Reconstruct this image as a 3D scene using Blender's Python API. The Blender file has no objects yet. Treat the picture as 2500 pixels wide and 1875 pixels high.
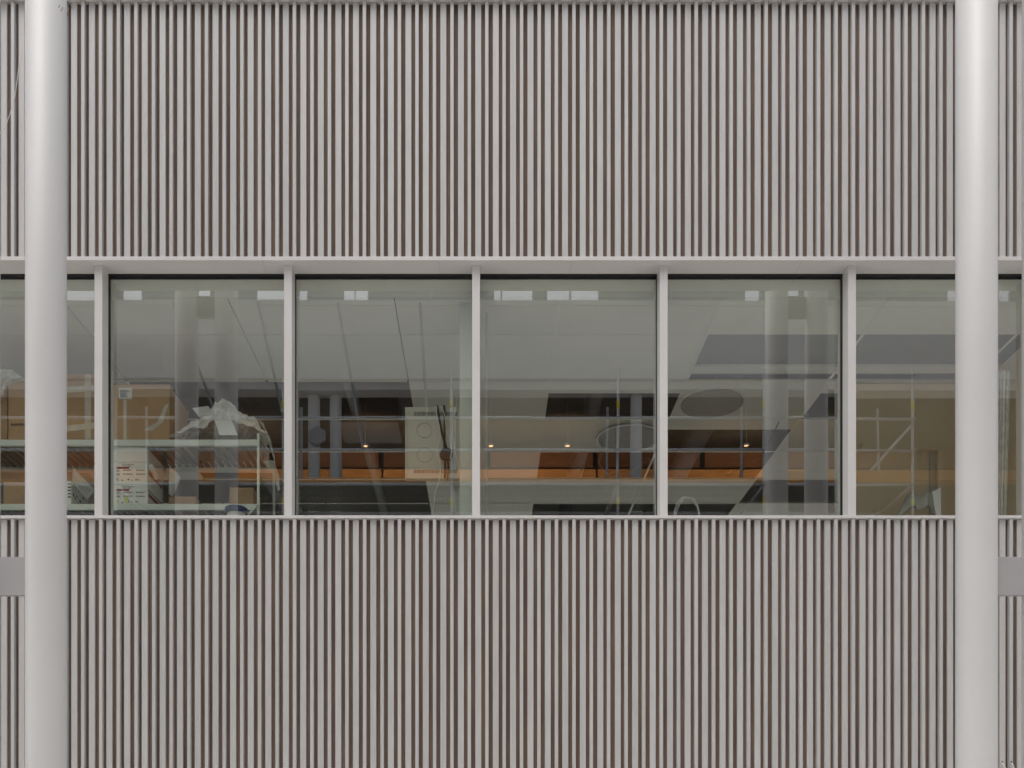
import bpy, bmesh, math, random
from mathutils import Vector, noise as mnoise
random.seed(7)
sc = bpy.context.scene
COL = sc.collection

# ------------------------------------------------------------------ camera
D = 6.5                 # camera to slat fronts (y = 0)
EYE = 1.6
S = 0.00282             # metres per photograph pixel at the slat fronts
VX, VY = 1190.0, 2050.0 # vanishing point in the photograph
cam_d = bpy.data.cameras.new("camera")
cam = bpy.data.objects.new("camera", cam_d); COL.objects.link(cam)
cam.location = (0, -D, EYE)
cam.rotation_euler = (math.radians(90), 0, 0)
cam_d.sensor_width = 36.0
cam_d.lens = 36.0 * D / (2500 * S)
cam_d.shift_x = (1250 - VX) / 2500
cam_d.shift_y = (VY - 937.5) / 2500
cam_d.clip_start = 0.05; cam_d.clip_end = 3000
sc.camera = cam

# ------------------------------------------------------------------ world, sun, exposure
SUN_EL, SUN_AZ = math.radians(66), math.radians(205)   # azimuth the light comes from, clockwise from +y
world = bpy.data.worlds.new("World"); sc.world = world
world.use_nodes = True
wn = world.node_tree; wn.nodes.clear()
w_out = wn.nodes.new("ShaderNodeOutputWorld"); w_bg = wn.nodes.new("ShaderNodeBackground")
w_sky = wn.nodes.new("ShaderNodeTexSky"); w_sky.sky_type = 'NISHITA'; w_sky.sun_disc = False
w_sky.sun_elevation = SUN_EL; w_sky.sun_rotation = SUN_AZ
w_sky.dust_density = 4.0; w_sky.air_density = 1.0
w_hsv = wn.nodes.new("ShaderNodeHueSaturation"); w_hsv.inputs["Saturation"].default_value = 0.3
wn.links.new(w_sky.outputs[0], w_hsv.inputs["Color"])
wn.links.new(w_hsv.outputs[0], w_bg.inputs["Color"])
w_bg.inputs["Strength"].default_value = 0.15
wn.links.new(w_bg.outputs[0], w_out.inputs[0])
sun_d = bpy.data.lights.new("sun", 'SUN'); sun_d.energy = 0.7; sun_d.angle = math.radians(60)
sun_d.color = (1.0, 0.965, 0.92)
sun = bpy.data.objects.new("sun", sun_d); COL.objects.link(sun)
to_sun = Vector((math.sin(SUN_AZ) * math.cos(SUN_EL), math.cos(SUN_AZ) * math.cos(SUN_EL), math.sin(SUN_EL)))
sun.rotation_euler = to_sun.to_track_quat('Z', 'Y').to_euler()
sun.location = to_sun * 40
vs = sc.view_settings
vs.view_transform = 'Standard'; vs.look = 'None'; vs.gamma = 1.0; vs.use_curve_mapping = False
vs.exposure = 0.13
sc.cycles.max_bounces = 10; sc.cycles.diffuse_bounces = 6; sc.cycles.glossy_bounces = 5
sc.cycles.transparent_max_bounces = 24; sc.cycles.transmission_bounces = 8
sc.cycles.use_denoising = True

# ------------------------------------------------------------------ helpers
YG = 0.170              # glass plane
def W(px, py, y=0.0):   # where photograph pixel (px, py) lies on the plane at depth y
    k = S * (D + y) / D
    return Vector(((px - VX) * k, y, EYE + (VY - py) * k))
def RX(px, py, y):      # point at y whose mirror image in the glass appears at that pixel
    v = W(px, py, 2 * YG - y)
    return Vector((v.x, y, v.z))

def mat(name, col, rough=0.5, metal=0.0, var=0.08, vscale=6.0, bump=0.0, bscale=60.0, rnd=0.0, stretch=(1, 1, 1), spec=0.5, emit=None, coat=0.0):
    m = bpy.data.materials.new(name); m.use_nodes = True
    nt = m.node_tree; b = nt.nodes["Principled BSDF"]
    b.inputs["Roughness"].default_value = rough; b.inputs["Metallic"].default_value = metal
    b.inputs["Specular IOR Level"].default_value = spec
    if coat: b.inputs["Coat Weight"].default_value = coat; b.inputs["Coat Roughness"].default_value = 0.12
    tc = nt.nodes.new("ShaderNodeTexCoord"); mp = nt.nodes.new("ShaderNodeMapping")
    mp.inputs["Scale"].default_value = stretch
    nt.links.new(tc.outputs["Object"], mp.inputs[0])
    # every object of a kind gets its own patch of noise
    oi = nt.nodes.new("ShaderNodeObjectInfo"); ad = nt.nodes.new("ShaderNodeVectorMath"); ad.operation = 'MULTIPLY_ADD'
    cmb = nt.nodes.new("ShaderNodeCombineXYZ"); mulr = nt.nodes.new("ShaderNodeMath"); mulr.operation = 'MULTIPLY'; mulr.inputs[1].default_value = 37.0
    nt.links.new(oi.outputs["Random"], mulr.inputs[0])
    for i in range(3): nt.links.new(mulr.outputs[0], cmb.inputs[i])
    nt.links.new(mp.outputs[0], ad.inputs[0]); ad.inputs[1].default_value = (1, 1, 1); nt.links.new(cmb.outputs[0], ad.inputs[2])
    nz = nt.nodes.new("ShaderNodeTexNoise"); nz.inputs["Scale"].default_value = vscale; nz.inputs["Detail"].default_value = 5
    nt.links.new(ad.outputs[0], nz.inputs["Vector"])
    mr = nt.nodes.new("ShaderNodeMapRange"); mr.inputs[1].default_value = 0.25; mr.inputs[2].default_value = 0.75
    mr.inputs[3].default_value = 1 - var; mr.inputs[4].default_value = 1 + var
    nt.links.new(nz.outputs["Fac"], mr.inputs[0])
    mr2 = nt.nodes.new("ShaderNodeMapRange"); mr2.inputs[3].default_value = 1 - rnd; mr2.inputs[4].default_value = 1 + rnd
    nt.links.new(oi.outputs["Random"], mr2.inputs[0])
    mm = nt.nodes.new("ShaderNodeMath"); mm.operation = 'MULTIPLY'
    nt.links.new(mr.outputs[0], mm.inputs[0]); nt.links.new(mr2.outputs[0], mm.inputs[1])
    vm = nt.nodes.new("ShaderNodeVectorMath"); vm.operation = 'SCALE'; vm.inputs[0].default_value = col[:3]
    nt.links.new(mm.outputs[0], vm.inputs["Scale"])
    nt.links.new(vm.outputs[0], b.inputs["Base Color"])
    if bump:
        n2 = nt.nodes.new("ShaderNodeTexNoise"); n2.inputs["Scale"].default_value = bscale; n2.inputs["Detail"].default_value = 3
        nt.links.new(ad.outputs[0], n2.inputs["Vector"])
        bp = nt.nodes.new("ShaderNodeBump"); bp.inputs["Strength"].default_value = bump; bp.inputs["Distance"].default_value = 0.01
        nt.links.new(n2.outputs["Fac"], bp.inputs["Height"]); nt.links.new(bp.outputs[0], b.inputs["Normal"])
    if emit:
        b.inputs["Emission Color"].default_value = (*emit[:3], 1); b.inputs["Emission Strength"].default_value = emit[3]
    return m

def glass_mat():
    m = bpy.data.materials.new("window_glass"); m.use_nodes = True
    nt = m.node_tree; nt.nodes.clear()
    out = nt.nodes.new("ShaderNodeOutputMaterial"); mix = nt.nodes.new("ShaderNodeMixShader")
    tr = nt.nodes.new("ShaderNodeBsdfTransparent"); gl = nt.nodes.new("ShaderNodeBsdfGlossy")
    tr.inputs[0].default_value = (0.965, 0.985, 0.965, 1); gl.inputs[0].default_value = (0.97, 0.98, 1, 1)
    gl.inputs["Roughness"].default_value = 0.0
    lw = nt.nodes.new("ShaderNodeLayerWeight"); lw.inputs[0].default_value = 0.5     # same value from both sides of the sheet
    pw = nt.nodes.new("ShaderNodeMath"); pw.operation = 'POWER'; pw.inputs[1].default_value = 4.5
    nt.links.new(lw.outputs["Facing"], pw.inputs[0])
    fr = nt.nodes.new("ShaderNodeMath"); fr.operation = 'MULTIPLY_ADD'; fr.inputs[1].default_value = 0.76; fr.inputs[2].default_value = 0.24
    nt.links.new(pw.outputs[0], fr.inputs[0])
    # rolled glass and sealed units bow a little: very long soft waves bend the mirror image
    tc = nt.nodes.new("ShaderNodeTexCoord"); oi = nt.nodes.new("ShaderNodeObjectInfo")
    ad = nt.nodes.new("ShaderNodeVectorMath"); ad.operation = 'ADD'
    mp = nt.nodes.new("ShaderNodeMapping"); mp.inputs["Scale"].default_value = (0.8, 0.8, 0.8)
    cm = nt.nodes.new("ShaderNodeCombineXYZ"); mu = nt.nodes.new("ShaderNodeMath"); mu.operation = 'MULTIPLY'; mu.inputs[1].default_value = 53
    nt.links.new(oi.outputs["Random"], mu.inputs[0]); nt.links.new(mu.outputs[0], cm.inputs[0]); nt.links.new(mu.outputs[0], cm.inputs[2])
    nt.links.new(tc.outputs["Object"], mp.inputs[0]); nt.links.new(mp.outputs[0], ad.inputs[0]); nt.links.new(cm.outputs[0], ad.inputs[1])
    nz = nt.nodes.new("ShaderNodeTexNoise"); nz.inputs["Scale"].default_value = 1.6; nz.inputs["Detail"].default_value = 1.0
    nt.links.new(ad.outputs[0], nz.inputs["Vector"])
    bp = nt.nodes.new("ShaderNodeBump"); bp.inputs["Strength"].default_value = 1.0; bp.inputs["Distance"].default_value = 0.0004
    nt.links.new(nz.outputs["Fac"], bp.inputs["Height"]); nt.links.new(bp.outputs[0], gl.inputs["Normal"])
    nt.links.new(fr.outputs[0], mix.inputs[0]); nt.links.new(tr.outputs[0], mix.inputs[1]); nt.links.new(gl.outputs[0], mix.inputs[2])
    nt.links.new(mix.outputs[0], out.inputs[0])
    return m

def clear_mat():
    m = bpy.data.materials.new("clear_glass_edge"); m.use_nodes = True
    nt = m.node_tree; nt.nodes.clear()
    out = nt.nodes.new("ShaderNodeOutputMaterial"); tr = nt.nodes.new("ShaderNodeBsdfTransparent"); tr.inputs[0].default_value = (0.95, 0.975, 0.95, 1)
    nt.links.new(tr.outputs[0], out.inputs[0]); return m

def film_mat(name, opac, rough=0.25):
    m = bpy.data.materials.new(name); m.use_nodes = True
    nt = m.node_tree; nt.nodes.clear()
    out = nt.nodes.new("ShaderNodeOutputMaterial"); mix = nt.nodes.new("ShaderNodeMixShader")
    tr = nt.nodes.new("ShaderNodeBsdfTransparent"); tr.inputs[0].default_value = (0.97, 0.97, 0.96, 1)
    pb = nt.nodes.new("ShaderNodeBsdfPrincipled"); pb.inputs["Base Color"].default_value = (0.92, 0.92, 0.90, 1)
    pb.inputs["Roughness"].default_value = rough
    lw = nt.nodes.new("ShaderNodeLayerWeight"); lw.inputs[0].default_value = 0.45
    nz = nt.nodes.new("ShaderNodeTexNoise"); nz.inputs["Scale"].default_value = 22; nz.inputs["Detail"].default_value = 4
    tc = nt.nodes.new("ShaderNodeTexCoord"); nt.links.new(tc.outputs["Object"], nz.inputs["Vector"])
    ma = nt.nodes.new("ShaderNodeMath"); ma.operation = 'MULTIPLY_ADD'; ma.inputs[1].default_value = 0.7; ma.inputs[2].default_value = opac - 0.12
    m2 = nt.nodes.new("ShaderNodeMath"); m2.operation = 'MULTIPLY'; m2.use_clamp = True
    nt.links.new(lw.outputs["Facing"], ma.inputs[0])
    ma3 = nt.nodes.new("ShaderNodeMath"); ma3.operation = 'MULTIPLY_ADD'; ma3.inputs[1].default_value = 0.9; ma3.inputs[2].default_value = 0.6
    nt.links.new(nz.outputs["Fac"], ma3.inputs[0])
    nt.links.new(ma.outputs[0], m2.inputs[0]); nt.links.new(ma3.outputs[0], m2.inputs[1])
    nt.links.new(m2.outputs[0], mix.inputs[0]); nt.links.new(tr.outputs[0], mix.inputs[1]); nt.links.new(pb.outputs[0], mix.inputs[2])
    nt.links.new(mix.outputs[0], out.inputs[0])
    return m

def perforated_mat():
    m = bpy.data.materials.new("perforated_steel"); m.use_nodes = True
    nt = m.node_tree; b = nt.nodes["Principled BSDF"]
    b.inputs["Base Color"].default_value = (0.16, 0.17, 0.16, 1); b.inputs["Metallic"].default_value = 0.7; b.inputs["Roughness"].default_value = 0.5
    tc = nt.nodes.new("ShaderNodeTexCoord"); sx = nt.nodes.new("ShaderNodeSeparateXYZ"); nt.links.new(tc.outputs["Object"], sx.inputs[0])
    def hole(axis, period):
        d = nt.nodes.new("ShaderNodeMath"); d.operation = 'DIVIDE'; d.inputs[1].default_value = period
        f = nt.nodes.new("ShaderNodeMath"); f.operation = 'FRACT'
        s = nt.nodes.new("ShaderNodeMath"); s.operation = 'SUBTRACT'; s.inputs[1].default_value = 0.5
        mlt = nt.nodes.new("ShaderNodeMath"); mlt.operation = 'MULTIPLY'; mlt.inputs[1].default_value = period
        p = nt.nodes.new("ShaderNodeMath"); p.operation = 'POWER'; p.inputs[1].default_value = 2
        nt.links.new(sx.outputs[axis], d.inputs[0]); nt.links.new(d.outputs[0], f.inputs[0]); nt.links.new(f.outputs[0], s.inputs[0])
        nt.links.new(s.outputs[0], mlt.inputs[0]); nt.links.new(mlt.outputs[0], p.inputs[0])
        return p
    a, c = hole(0, 0.085), hole(1, 0.155)
    ad = nt.nodes.new("ShaderNodeMath"); ad.operation = 'ADD'; nt.links.new(a.outputs[0], ad.inputs[0]); nt.links.new(c.outputs[0], ad.inputs[1])
    gt = nt.nodes.new("ShaderNodeMath"); gt.operation = 'GREATER_THAN'; gt.inputs[1].default_value = 0.019 ** 2
    nt.links.new(ad.outputs[0], gt.inputs[0]); nt.links.new(gt.outputs[0], b.inputs["Alpha"])
    return m

M = {}
M['slat'] = mat("slat_paint", (0.595, 0.588, 0.579), 0.45, var=0.07, vscale=3.0, rnd=0.035, stretch=(14, 14, 1.2), bump=0.06, bscale=90)
M['trim'] = mat("trim_paint", (0.72, 0.70, 0.68), 0.4, var=0.035, vscale=2.5, bump=0.03, bscale=120)
M['backing'] = mat("brown_backing_board", (0.19, 0.132, 0.10), 0.75, var=0.3, vscale=2.0, stretch=(18, 18, 1.0), bump=0.2, bscale=30)
M['black'] = mat("black_rubber", (0.012, 0.012, 0.014), 0.55, var=0.1)
M['reveal'] = mat("reveal_paint", (0.55, 0.56, 0.51), 0.5, var=0.04)
M['column'] = mat("column_gloss_paint", (0.74, 0.73, 0.722), 0.36, var=0.03, vscale=1.6, bump=0.03, bscale=35, spec=0.4)
M['plate'] = mat("plate_grey_paint", (0.48, 0.475, 0.48), 0.45, var=0.03)
M['glass'] = glass_mat(); M['clear'] = clear_mat()
M['ceiling'] = mat("ceiling_board", (0.87, 0.84, 0.765), 0.85, var=0.03, rnd=0.03, bump=0.05, bscale=200)
M['plenum'] = mat("dark_plenum", (0.085, 0.08, 0.07), 0.9, var=0.4, vscale=3)
M['grey_metal'] = mat("grey_duct_metal", (0.30, 0.30, 0.30), 0.5, metal=0.1, var=0.06)
M['pipe'] = mat("dull_pipe", (0.13, 0.13, 0.125), 0.6, var=0.15)
M['beige'] = mat("beige_plaster", (0.9, 0.75, 0.56), 0.85, var=0.05, vscale=3)
M['room_wall'] = mat("room_wall", (0.55, 0.52, 0.46), 0.85, var=0.06)
M['floor'] = mat("room_floor", (0.80, 0.78, 0.73), 0.5, var=0.12)
M['card'] = mat("cardboard", (0.47, 0.30, 0.17), 0.8, var=0.10, vscale=9, rnd=0.06, bump=0.08, bscale=40)
M['tape'] = mat("clear_packing_tape", (0.62, 0.56, 0.47), 0.25, var=0.15, vscale=14)
M['white_card'] = mat("white_carton_board", (0.82, 0.80, 0.75), 0.6, var=0.04)
M['ink'] = mat("dark_ink", (0.04, 0.035, 0.035), 0.7)
M['red_ink'] = mat("red_ink", (0.32, 0.03, 0.035), 0.6)
M['paper'] = mat("white_paper", (0.78, 0.78, 0.76), 0.7, var=0.04)
M['note'] = mat("yellow_note", (0.72, 0.70, 0.25), 0.7)
M['shelf'] = mat("shelf_white_steel", (0.74, 0.77, 0.71), 0.4, var=0.04)
M['slatwood'] = mat("shelf_grey_slat", (0.26, 0.24, 0.215), 0.7, var=0.2, rnd=0.25, stretch=(10, 1, 10))
M['film'] = film_mat("clear_plastic_film", 0.40, 0.2)
M['film2'] = film_mat("milky_plastic_film", 0.45, 0.35)
M['blue'] = mat("blue_plastic", (0.03, 0.05, 0.13), 0.3)
M['cabinet'] = mat("cabinet_cream_enamel", (0.58, 0.555, 0.475), 0.4, var=0.03)
M['cable_w'] = mat("white_cable", (0.74, 0.72, 0.66), 0.5)
M['cable_b'] = mat("black_cable", (0.015, 0.015, 0.017), 0.45)
M['diff'] = mat("diffuser_grey", (0.42, 0.38, 0.33), 0.6)
M['opp_white'] = mat("white_render_wall", (0.87, 0.86, 0.835), 0.8, var=0.02, vscale=1.0)
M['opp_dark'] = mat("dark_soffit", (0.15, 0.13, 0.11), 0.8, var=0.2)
M['opp_panel'] = mat("grey_roof_panel", (0.40, 0.42, 0.42), 0.6, var=0.05, rnd=0.12)
M['orange_wood'] = mat("orange_plywood", (0.66, 0.33, 0.11), 0.6, var=0.15, vscale=2, stretch=(1, 6, 6), rnd=0.08)
M['brown_wood'] = mat("brown_plywood", (0.15, 0.068, 0.032), 0.6, var=0.2, vscale=2, stretch=(1, 6, 6), rnd=0.4)
M['plank'] = mat("scaffold_plank", (0.86, 0.42, 0.11), 0.6, var=0.12, vscale=2, stretch=(0.6, 8, 8))
M['galv'] = mat("galvanised_steel", (0.56, 0.58, 0.60), 0.42, metal=0.55, var=0.12, vscale=20)
M['tag'] = mat("yellow_tag", (0.85, 0.75, 0.03), 0.5)
M['rod'] = mat("dark_steel_rod", (0.30, 0.32, 0.35), 0.5, metal=0.4)
M['perf'] = perforated_mat()
M['lamp'] = mat("warm_lamp_glow", (1, 0.8, 0.5), 0.5, emit=(1.0, 0.55, 0.22, 5))
M['ground'] = mat("pale_paving", (0.74, 0.715, 0.68), 0.7, var=0.08, vscale=1.5, bump=0.1)
M['wall_grey'] = mat("grey_render", (0.56, 0.555, 0.545), 0.7, var=0.04)
M['rust'] = mat("rust_scuff", (0.22, 0.12, 0.07), 0.8)
M['furn'] = mat("grey_sheet_cloth", (0.50, 0.485, 0.45), 0.8, var=0.06)

def new_obj(name, me, m=None, parent=None, loc=None):
    o = bpy.data.objects.new(name, me); COL.objects.link(o)
    if m is not None and me is not None and len(me.materials) == 0: me.materials.append(M[m])
    if parent: o.parent = parent
    if loc is not None: o.location = loc
    return o
def bm_mesh(name, bm, smooth=False):
    me = bpy.data.meshes.new(name); bmesh.ops.recalc_face_normals(bm, faces=bm.faces[:]); bm.to_mesh(me); bm.free()
    if smooth:
        for p in me.polygons: p.use_smooth = True
    return me
def add_box(bm, x0, x1, y0, y1, z0, z1):
    vs_ = [bm.verts.new(p) for p in ((x0,y0,z0),(x1,y0,z0),(x1,y1,z0),(x0,y1,z0),(x0,y0,z1),(x1,y0,z1),(x1,y1,z1),(x0,y1,z1))]
    for f in ((0,3,2,1),(4,5,6,7),(0,1,5,4),(1,2,6,5),(2,3,7,6),(3,0,4,7)): bm.faces.new([vs_[i] for i in f])
def box(name, x0, x1, y0, y1, z0, z1, m, parent=None, bev=0.0, pivot=False):
    x0, x1 = sorted((x0, x1)); y0, y1 = sorted((y0, y1)); z0, z1 = sorted((z0, z1))
    bm = bmesh.new()
    c = Vector(((x0+x1)/2, (y0+y1)/2, z0)) if pivot else Vector((0, 0, 0))
    add_box(bm, x0-c.x, x1-c.x, y0-c.y, y1-c.y, z0-c.z, z1-c.z)
    if bev: bmesh.ops.bevel(bm, geom=bm.edges[:], offset=bev, segments=1, affect='EDGES')
    return new_obj(name, bm_mesh(name, bm), m, parent, c)
def catmull(pts, n=6):
    P = [Vector(p) for p in pts]; P = [P[0]*2-P[1]] + P + [P[-1]*2-P[-2]]
    out = []
    for i in range(1, len(P)-2):
        for j in range(n):
            t = j/n; a, b, c, d = P[i-1], P[i], P[i+1], P[i+2]
            out.append(0.5*((2*b)+(c-a)*t+(2*a-5*b+4*c-d)*t*t+(3*b-a-3*c+d)*t**3))
    out.append(P[-2]); return out
def add_tube(bm, pts, r, seg=8, closed=False):
    rings = []; n = len(pts); up = Vector((0.12, 0.9, 0.3)).normalized()
    for i, p in enumerate(pts):
        p = Vector(p)
        a = Vector(pts[i-1]) if (i > 0 or closed) else p
        b = Vector(pts[(i+1) % n]) if (i < n-1 or closed) else p
        t = (b-a).normalized(); u = t.cross(up)
        if u.length < 1e-4: u = t.cross(Vector((1, 0, 0)))
        u.normalize(); v = t.cross(u)
        rings.append([bm.verts.new(p + r*(math.cos(2*math.pi*k/seg)*u + math.sin(2*math.pi*k/seg)*v)) for k in range(seg)])
    for i in range(n if closed else n-1):
        A, B = rings[i], rings[(i+1) % n]
        for k in range(seg): bm.faces.new((A[k], A[(k+1) % seg], B[(k+1) % seg], B[k]))
    if not closed:
        bm.faces.new(rings[0][::-1]); bm.faces.new(rings[-1])
def tube(name, pts, r, m, parent=None, seg=8, curve=True, closed=False):
    bm = bmesh.new(); add_tube(bm, catmull(pts) if curve else pts, r, seg, closed)
    return new_obj(name, bm_mesh(name, bm, True), m, parent)
def tag(o, label, cat=None, group=None, kind=None):
    o["label"] = label
    if cat: o["category"] = cat
    if group: o["group"] = group
    if kind: o["kind"] = kind
    return o
def empty(name, loc, label, cat, group=None):
    o = bpy.data.objects.new(name, None); COL.objects.link(o); o.location = loc; o.empty_display_size = 0.2
    return tag(o, label, cat, group)
def part(o, root):      # parent keeping world place
    o.parent = root; o.matrix_parent_inverse = root.matrix_basis.inverted(); return o
def struct(o): o["kind"] = "structure"; return o

# ------------------------------------------------------------------ ground
struct(box("ground", -60, 60, -60, 60, -0.3, 0.0, 'ground'))

# ------------------------------------------------------------------ the slatted building
bld = empty("building", (0, 0, 0), "pale grey slat-clad facade with a long band of large windows", "building")
Z_TOP = W(0, 1, 0).z               # underside of the upper ledge
Z_HEADT = W(0, 628, 0).z           # top of the ledge under the upper slats
Z_SOF = W(0, 635.5, -0.012).z      # window-head soffit
Z_SILLT = W(0, 1258, -0.006).z
Z_SILLB = W(0, 1265.5, -0.006).z
Y_BACK, Y_WIDE, Y_M = 0.034, 0.0155, 0.041
XL, XR = W(-420, 0).x, W(2860, 0).x

anch = [(-18, 202.2-42.9*18), (0, 202.2), (10, 633.3), (22, 1146.1), (27, 1358.6), (47, 2212.3), (49, 2298.0), (70, 2298+42.75*21)]
def slat_px(k):
    for (k0, p0), (k1, p1) in zip(anch, anch[1:]):
        if k <= k1: return p0 + (p1-p0)*(k-k0)/(k1-k0)
    return anch[-1][1]
def slat_mesh(name, w, y0, y1, z0, z1, c=0.0016):
    bm = bmesh.new(); h = w/2
    prof = [(-h, y1), (-h, y0+c), (-h+c, y0), (h-c, y0), (h, y0+c), (h, y1)]
    lo = [bm.verts.new((x, y, z0)) for x, y in prof]; hi = [bm.verts.new((x, y, z1)) for x, y in prof]
    n = len(prof)
    for i in range(n): bm.faces.new((lo[i], lo[(i+1) % n], hi[(i+1) % n], hi[i]))
    bm.faces.new(lo[::-1]); bm.faces.new(hi)
    me = bm_mesh(name, bm); me.materials.append(M['slat']); return me
WN, WW = 8.3*S, 14.7*S
for nm, z0, z1, lab in (("slat_wall", Z_HEADT, Z_TOP, "upper wall of slats above the windows"), ("slat_wall", 0.12, Z_SILLB, "lower wall of slats below the windows")):
    back = box(nm, XL, XR, Y_BACK+0.0005, Y_BACK+0.06, z0, z1, 'backing'); back["label"] = lab; back.parent = bld
    e = 0.002
    mn = slat_mesh("narrow_slat", WN, 0.0, Y_BACK-0.0005, z0+e, z1-e); mw = slat_mesh("wide_slat", WW, Y_WIDE, Y_BACK-0.0005, z0+e, z1-e)
    for k in range(-12, 60):
        pa, pb = slat_px(k), slat_px(k+1)
        xa = W(pa, 0, 0).x; xb = W((pa+pb)/2 + 0.3, 0, Y_WIDE).x
        for me, x in ((mn, xa), (mw, xb)):
            if XL+0.03 < x < XR-0.03:
                o = bpy.data.objects.new("slat", me); COL.objects.link(o); o.parent = back
                o.location = (x + random.gauss(0, 0.0006), random.gauss(0, 0.0004) - 0.0002, 0)
# backing behind windows is open; wall returns, ledges, sill
def bpart(name, *a, **k): o = box(name, *a, **k); o.parent = bld; return o
bpart("ledge", XL, XR, -0.012, 0.1458, Z_SOF, Z_HEADT-0.001, 'trim', bev=0.0015)
bpart("sill", XL, XR, -0.006, 0.30, Z_SILLB+0.001, Z_SILLT, 'trim', bev=0.0015)
bpart("ledge", XL, XR, -0.03, 0.3, Z_TOP+0.001, Z_TOP+0.05, 'trim')
bpart("upper_wall", XL, XR, 0.05, 0.35, Z_TOP+0.051, 10.6, 'wall_grey')
for x0, x1 in ((-13, XL-0.002), (XR+0.002, 13)):
    bpart("end_wall", x0, x1, 0.02, 0.4, 0.0, 10.6, 'wall_grey')
bpart("plinth", XL, XR, 0.0, 0.3, 0.0, 0.118, 'wall_grey')
bpart("head_wall", XL, XR, 0.102, 0.28, Z_HEADT, Z_TOP, 'plenum')
bpart("spandrel_wall", XL, XR, 0.102, 0.28, 0.12, Z_SILLB, 'plenum')

# soffit joints: hairline shadow gaps between soffit sheets
for px in (640, 1072, 1395, 1957):
    p = W(px, 640, 0)
    bpart("soffit_joint", p.x-0.0008, p.x+0.0008, -0.010, 0.143, Z_SOF-0.0012, Z_SOF-0.0004, 'plate')

mull_px = [240 + 460*k for k in range(-1, 7)]
fix = {240: 240, 700: 703, 1160: 1162.3, 1620: 1620.5, 2080: 2080.5}
mull_px = [fix.get(p, p) for p in mull_px]
HM = 19.4*S*(D+Y_M)/D/2
MX = [W(p, 0, Y_M).x for p in mull_px]
Y_BK0, Y_BK1 = 0.146, 0.184        # black shadow-gap trim
T_BK = 10*S*1.02; T_BKS = 0.021
Z_RV = Z_SOF - 0.0085                # reveal soffit level
for x in MX:
    bpart("mullion", x-HM, x+HM, Y_M, Y_BK0, Z_SILLT+0.0005, Z_SOF-0.0005, 'trim', bev=0.002)
for i in range(len(MX)-1):
    x0, x1 = MX[i]+HM, MX[i+1]-HM
    win = bpart("window", x0-HM+0.001, x1+HM-0.001, Y_BK0+0.0005, Y_BK1, Z_SOF-0.0085, Z_SOF+0.03, 'black')   # black head channel
    win["label"] = "large window pane behind a black shadow channel"
    def wpart(name, *a, **k): o = box(name, *a, **k); o.parent = win; return o
    wpart("black_channel", x0-HM+0.001, x0+0.0012, Y_BK0+0.0005, Y_BK1, Z_SILLT+0.0006, Z_SOF-0.0087, 'black')
    wpart("black_channel", x1-0.0012, x1+HM-0.001, Y_BK0+0.0005, Y_BK1, Z_SILLT+0.0006, Z_SOF-0.0087, 'black')
    a, b = x0, x1
    a, b = x0+0.0014, x1-0.0014
    wpart("spacer", a, b, YG+0.0072, YG+0.0135, Z_RV-0.010, Z_RV-0.0003, 'black')
    bm = bmesh.new(); w2, h2 = (b-a)/2, (Z_RV-0.0012-Z_SILLT-0.0012)/2
    add_box(bm, -w2, w2, -0.003, 0.003, -h2, h2)
    pn = new_obj("pane", bm_mesh("pane", bm), 'glass', win, ((a+b)/2, YG+0.003, (Z_RV-0.0012+Z_SILLT+0.0012)/2))
    pn.rotation_euler = (math.radians(random.uniform(-0.05, 0.05)), 0, math.radians(random.uniform(-0.07, 0.07)))
    pn.data.materials.append(M['clear'])
    for f in pn.data.polygons: f.material_index = 0 if f.normal.y < -0.5 else 1
for x in MX:
    bpart("inner_post", x-HM+0.002, x+HM-0.002, Y_BK1+0.0006, Y_BK1+0.06, Z_SILLT+0.0006, Z_SOF+0.02, 'reveal')
# ------------------------------------------------------------------ room behind the glass
Z_C = EYE + 3.85; Z_F = 2.85; YB = 6.4
struct(box("floor", XL, XR, 0.3, YB, Z_F-0.2, Z_F, 'floor'))
struct(box("wall_back", XL, XR, YB, YB+0.2, Z_C-0.15, Z_C+1.1, 'room_wall'))          # above unseen openings added to let daylight into the room
struct(box("wall_back_parapet", XL, XR, YB, YB+0.2, 0, Z_F+0.5, 'room_wall'))
for k in range(8): struct(box("wall_back_pier", XL+0.2+k*1.29-0.06, XL+0.2+k*1.29+0.06, YB+0.001, YB+0.199, Z_F+0.5, Z_C-0.15, 'room_wall'))
struct(box("wall_left", XL, XL+0.15, 0.19, YB-0.001, Z_F, Z_C+1.1, 'room_wall'))
struct(box("wall_right", XR-0.15, XR, 0.19, YB-0.001, Z_F, Z_C+1.1, 'room_wall'))
struct(box("slab", XL, XR, 0.3, YB+0.2, Z_C+1.1, Z_C+1.3, 'plenum'))
ceil = struct(new_obj("ceiling", None))
o = box("bulkhead", XL+0.16, XR-0.16, 0.186, 0.20, Z_C-0.006, Z_RV+0.06, 'ceiling'); o.parent = ceil
cx = [-4.2, -3.03, -1.85, -0.665, 0.515, 1.67, 2.86, 4.03, 5.1]
cy = [0.202, 0.70, 1.42, 2.14, 2.86, 3.58, 4.30, 5.02, 5.70, 6.38]
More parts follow.
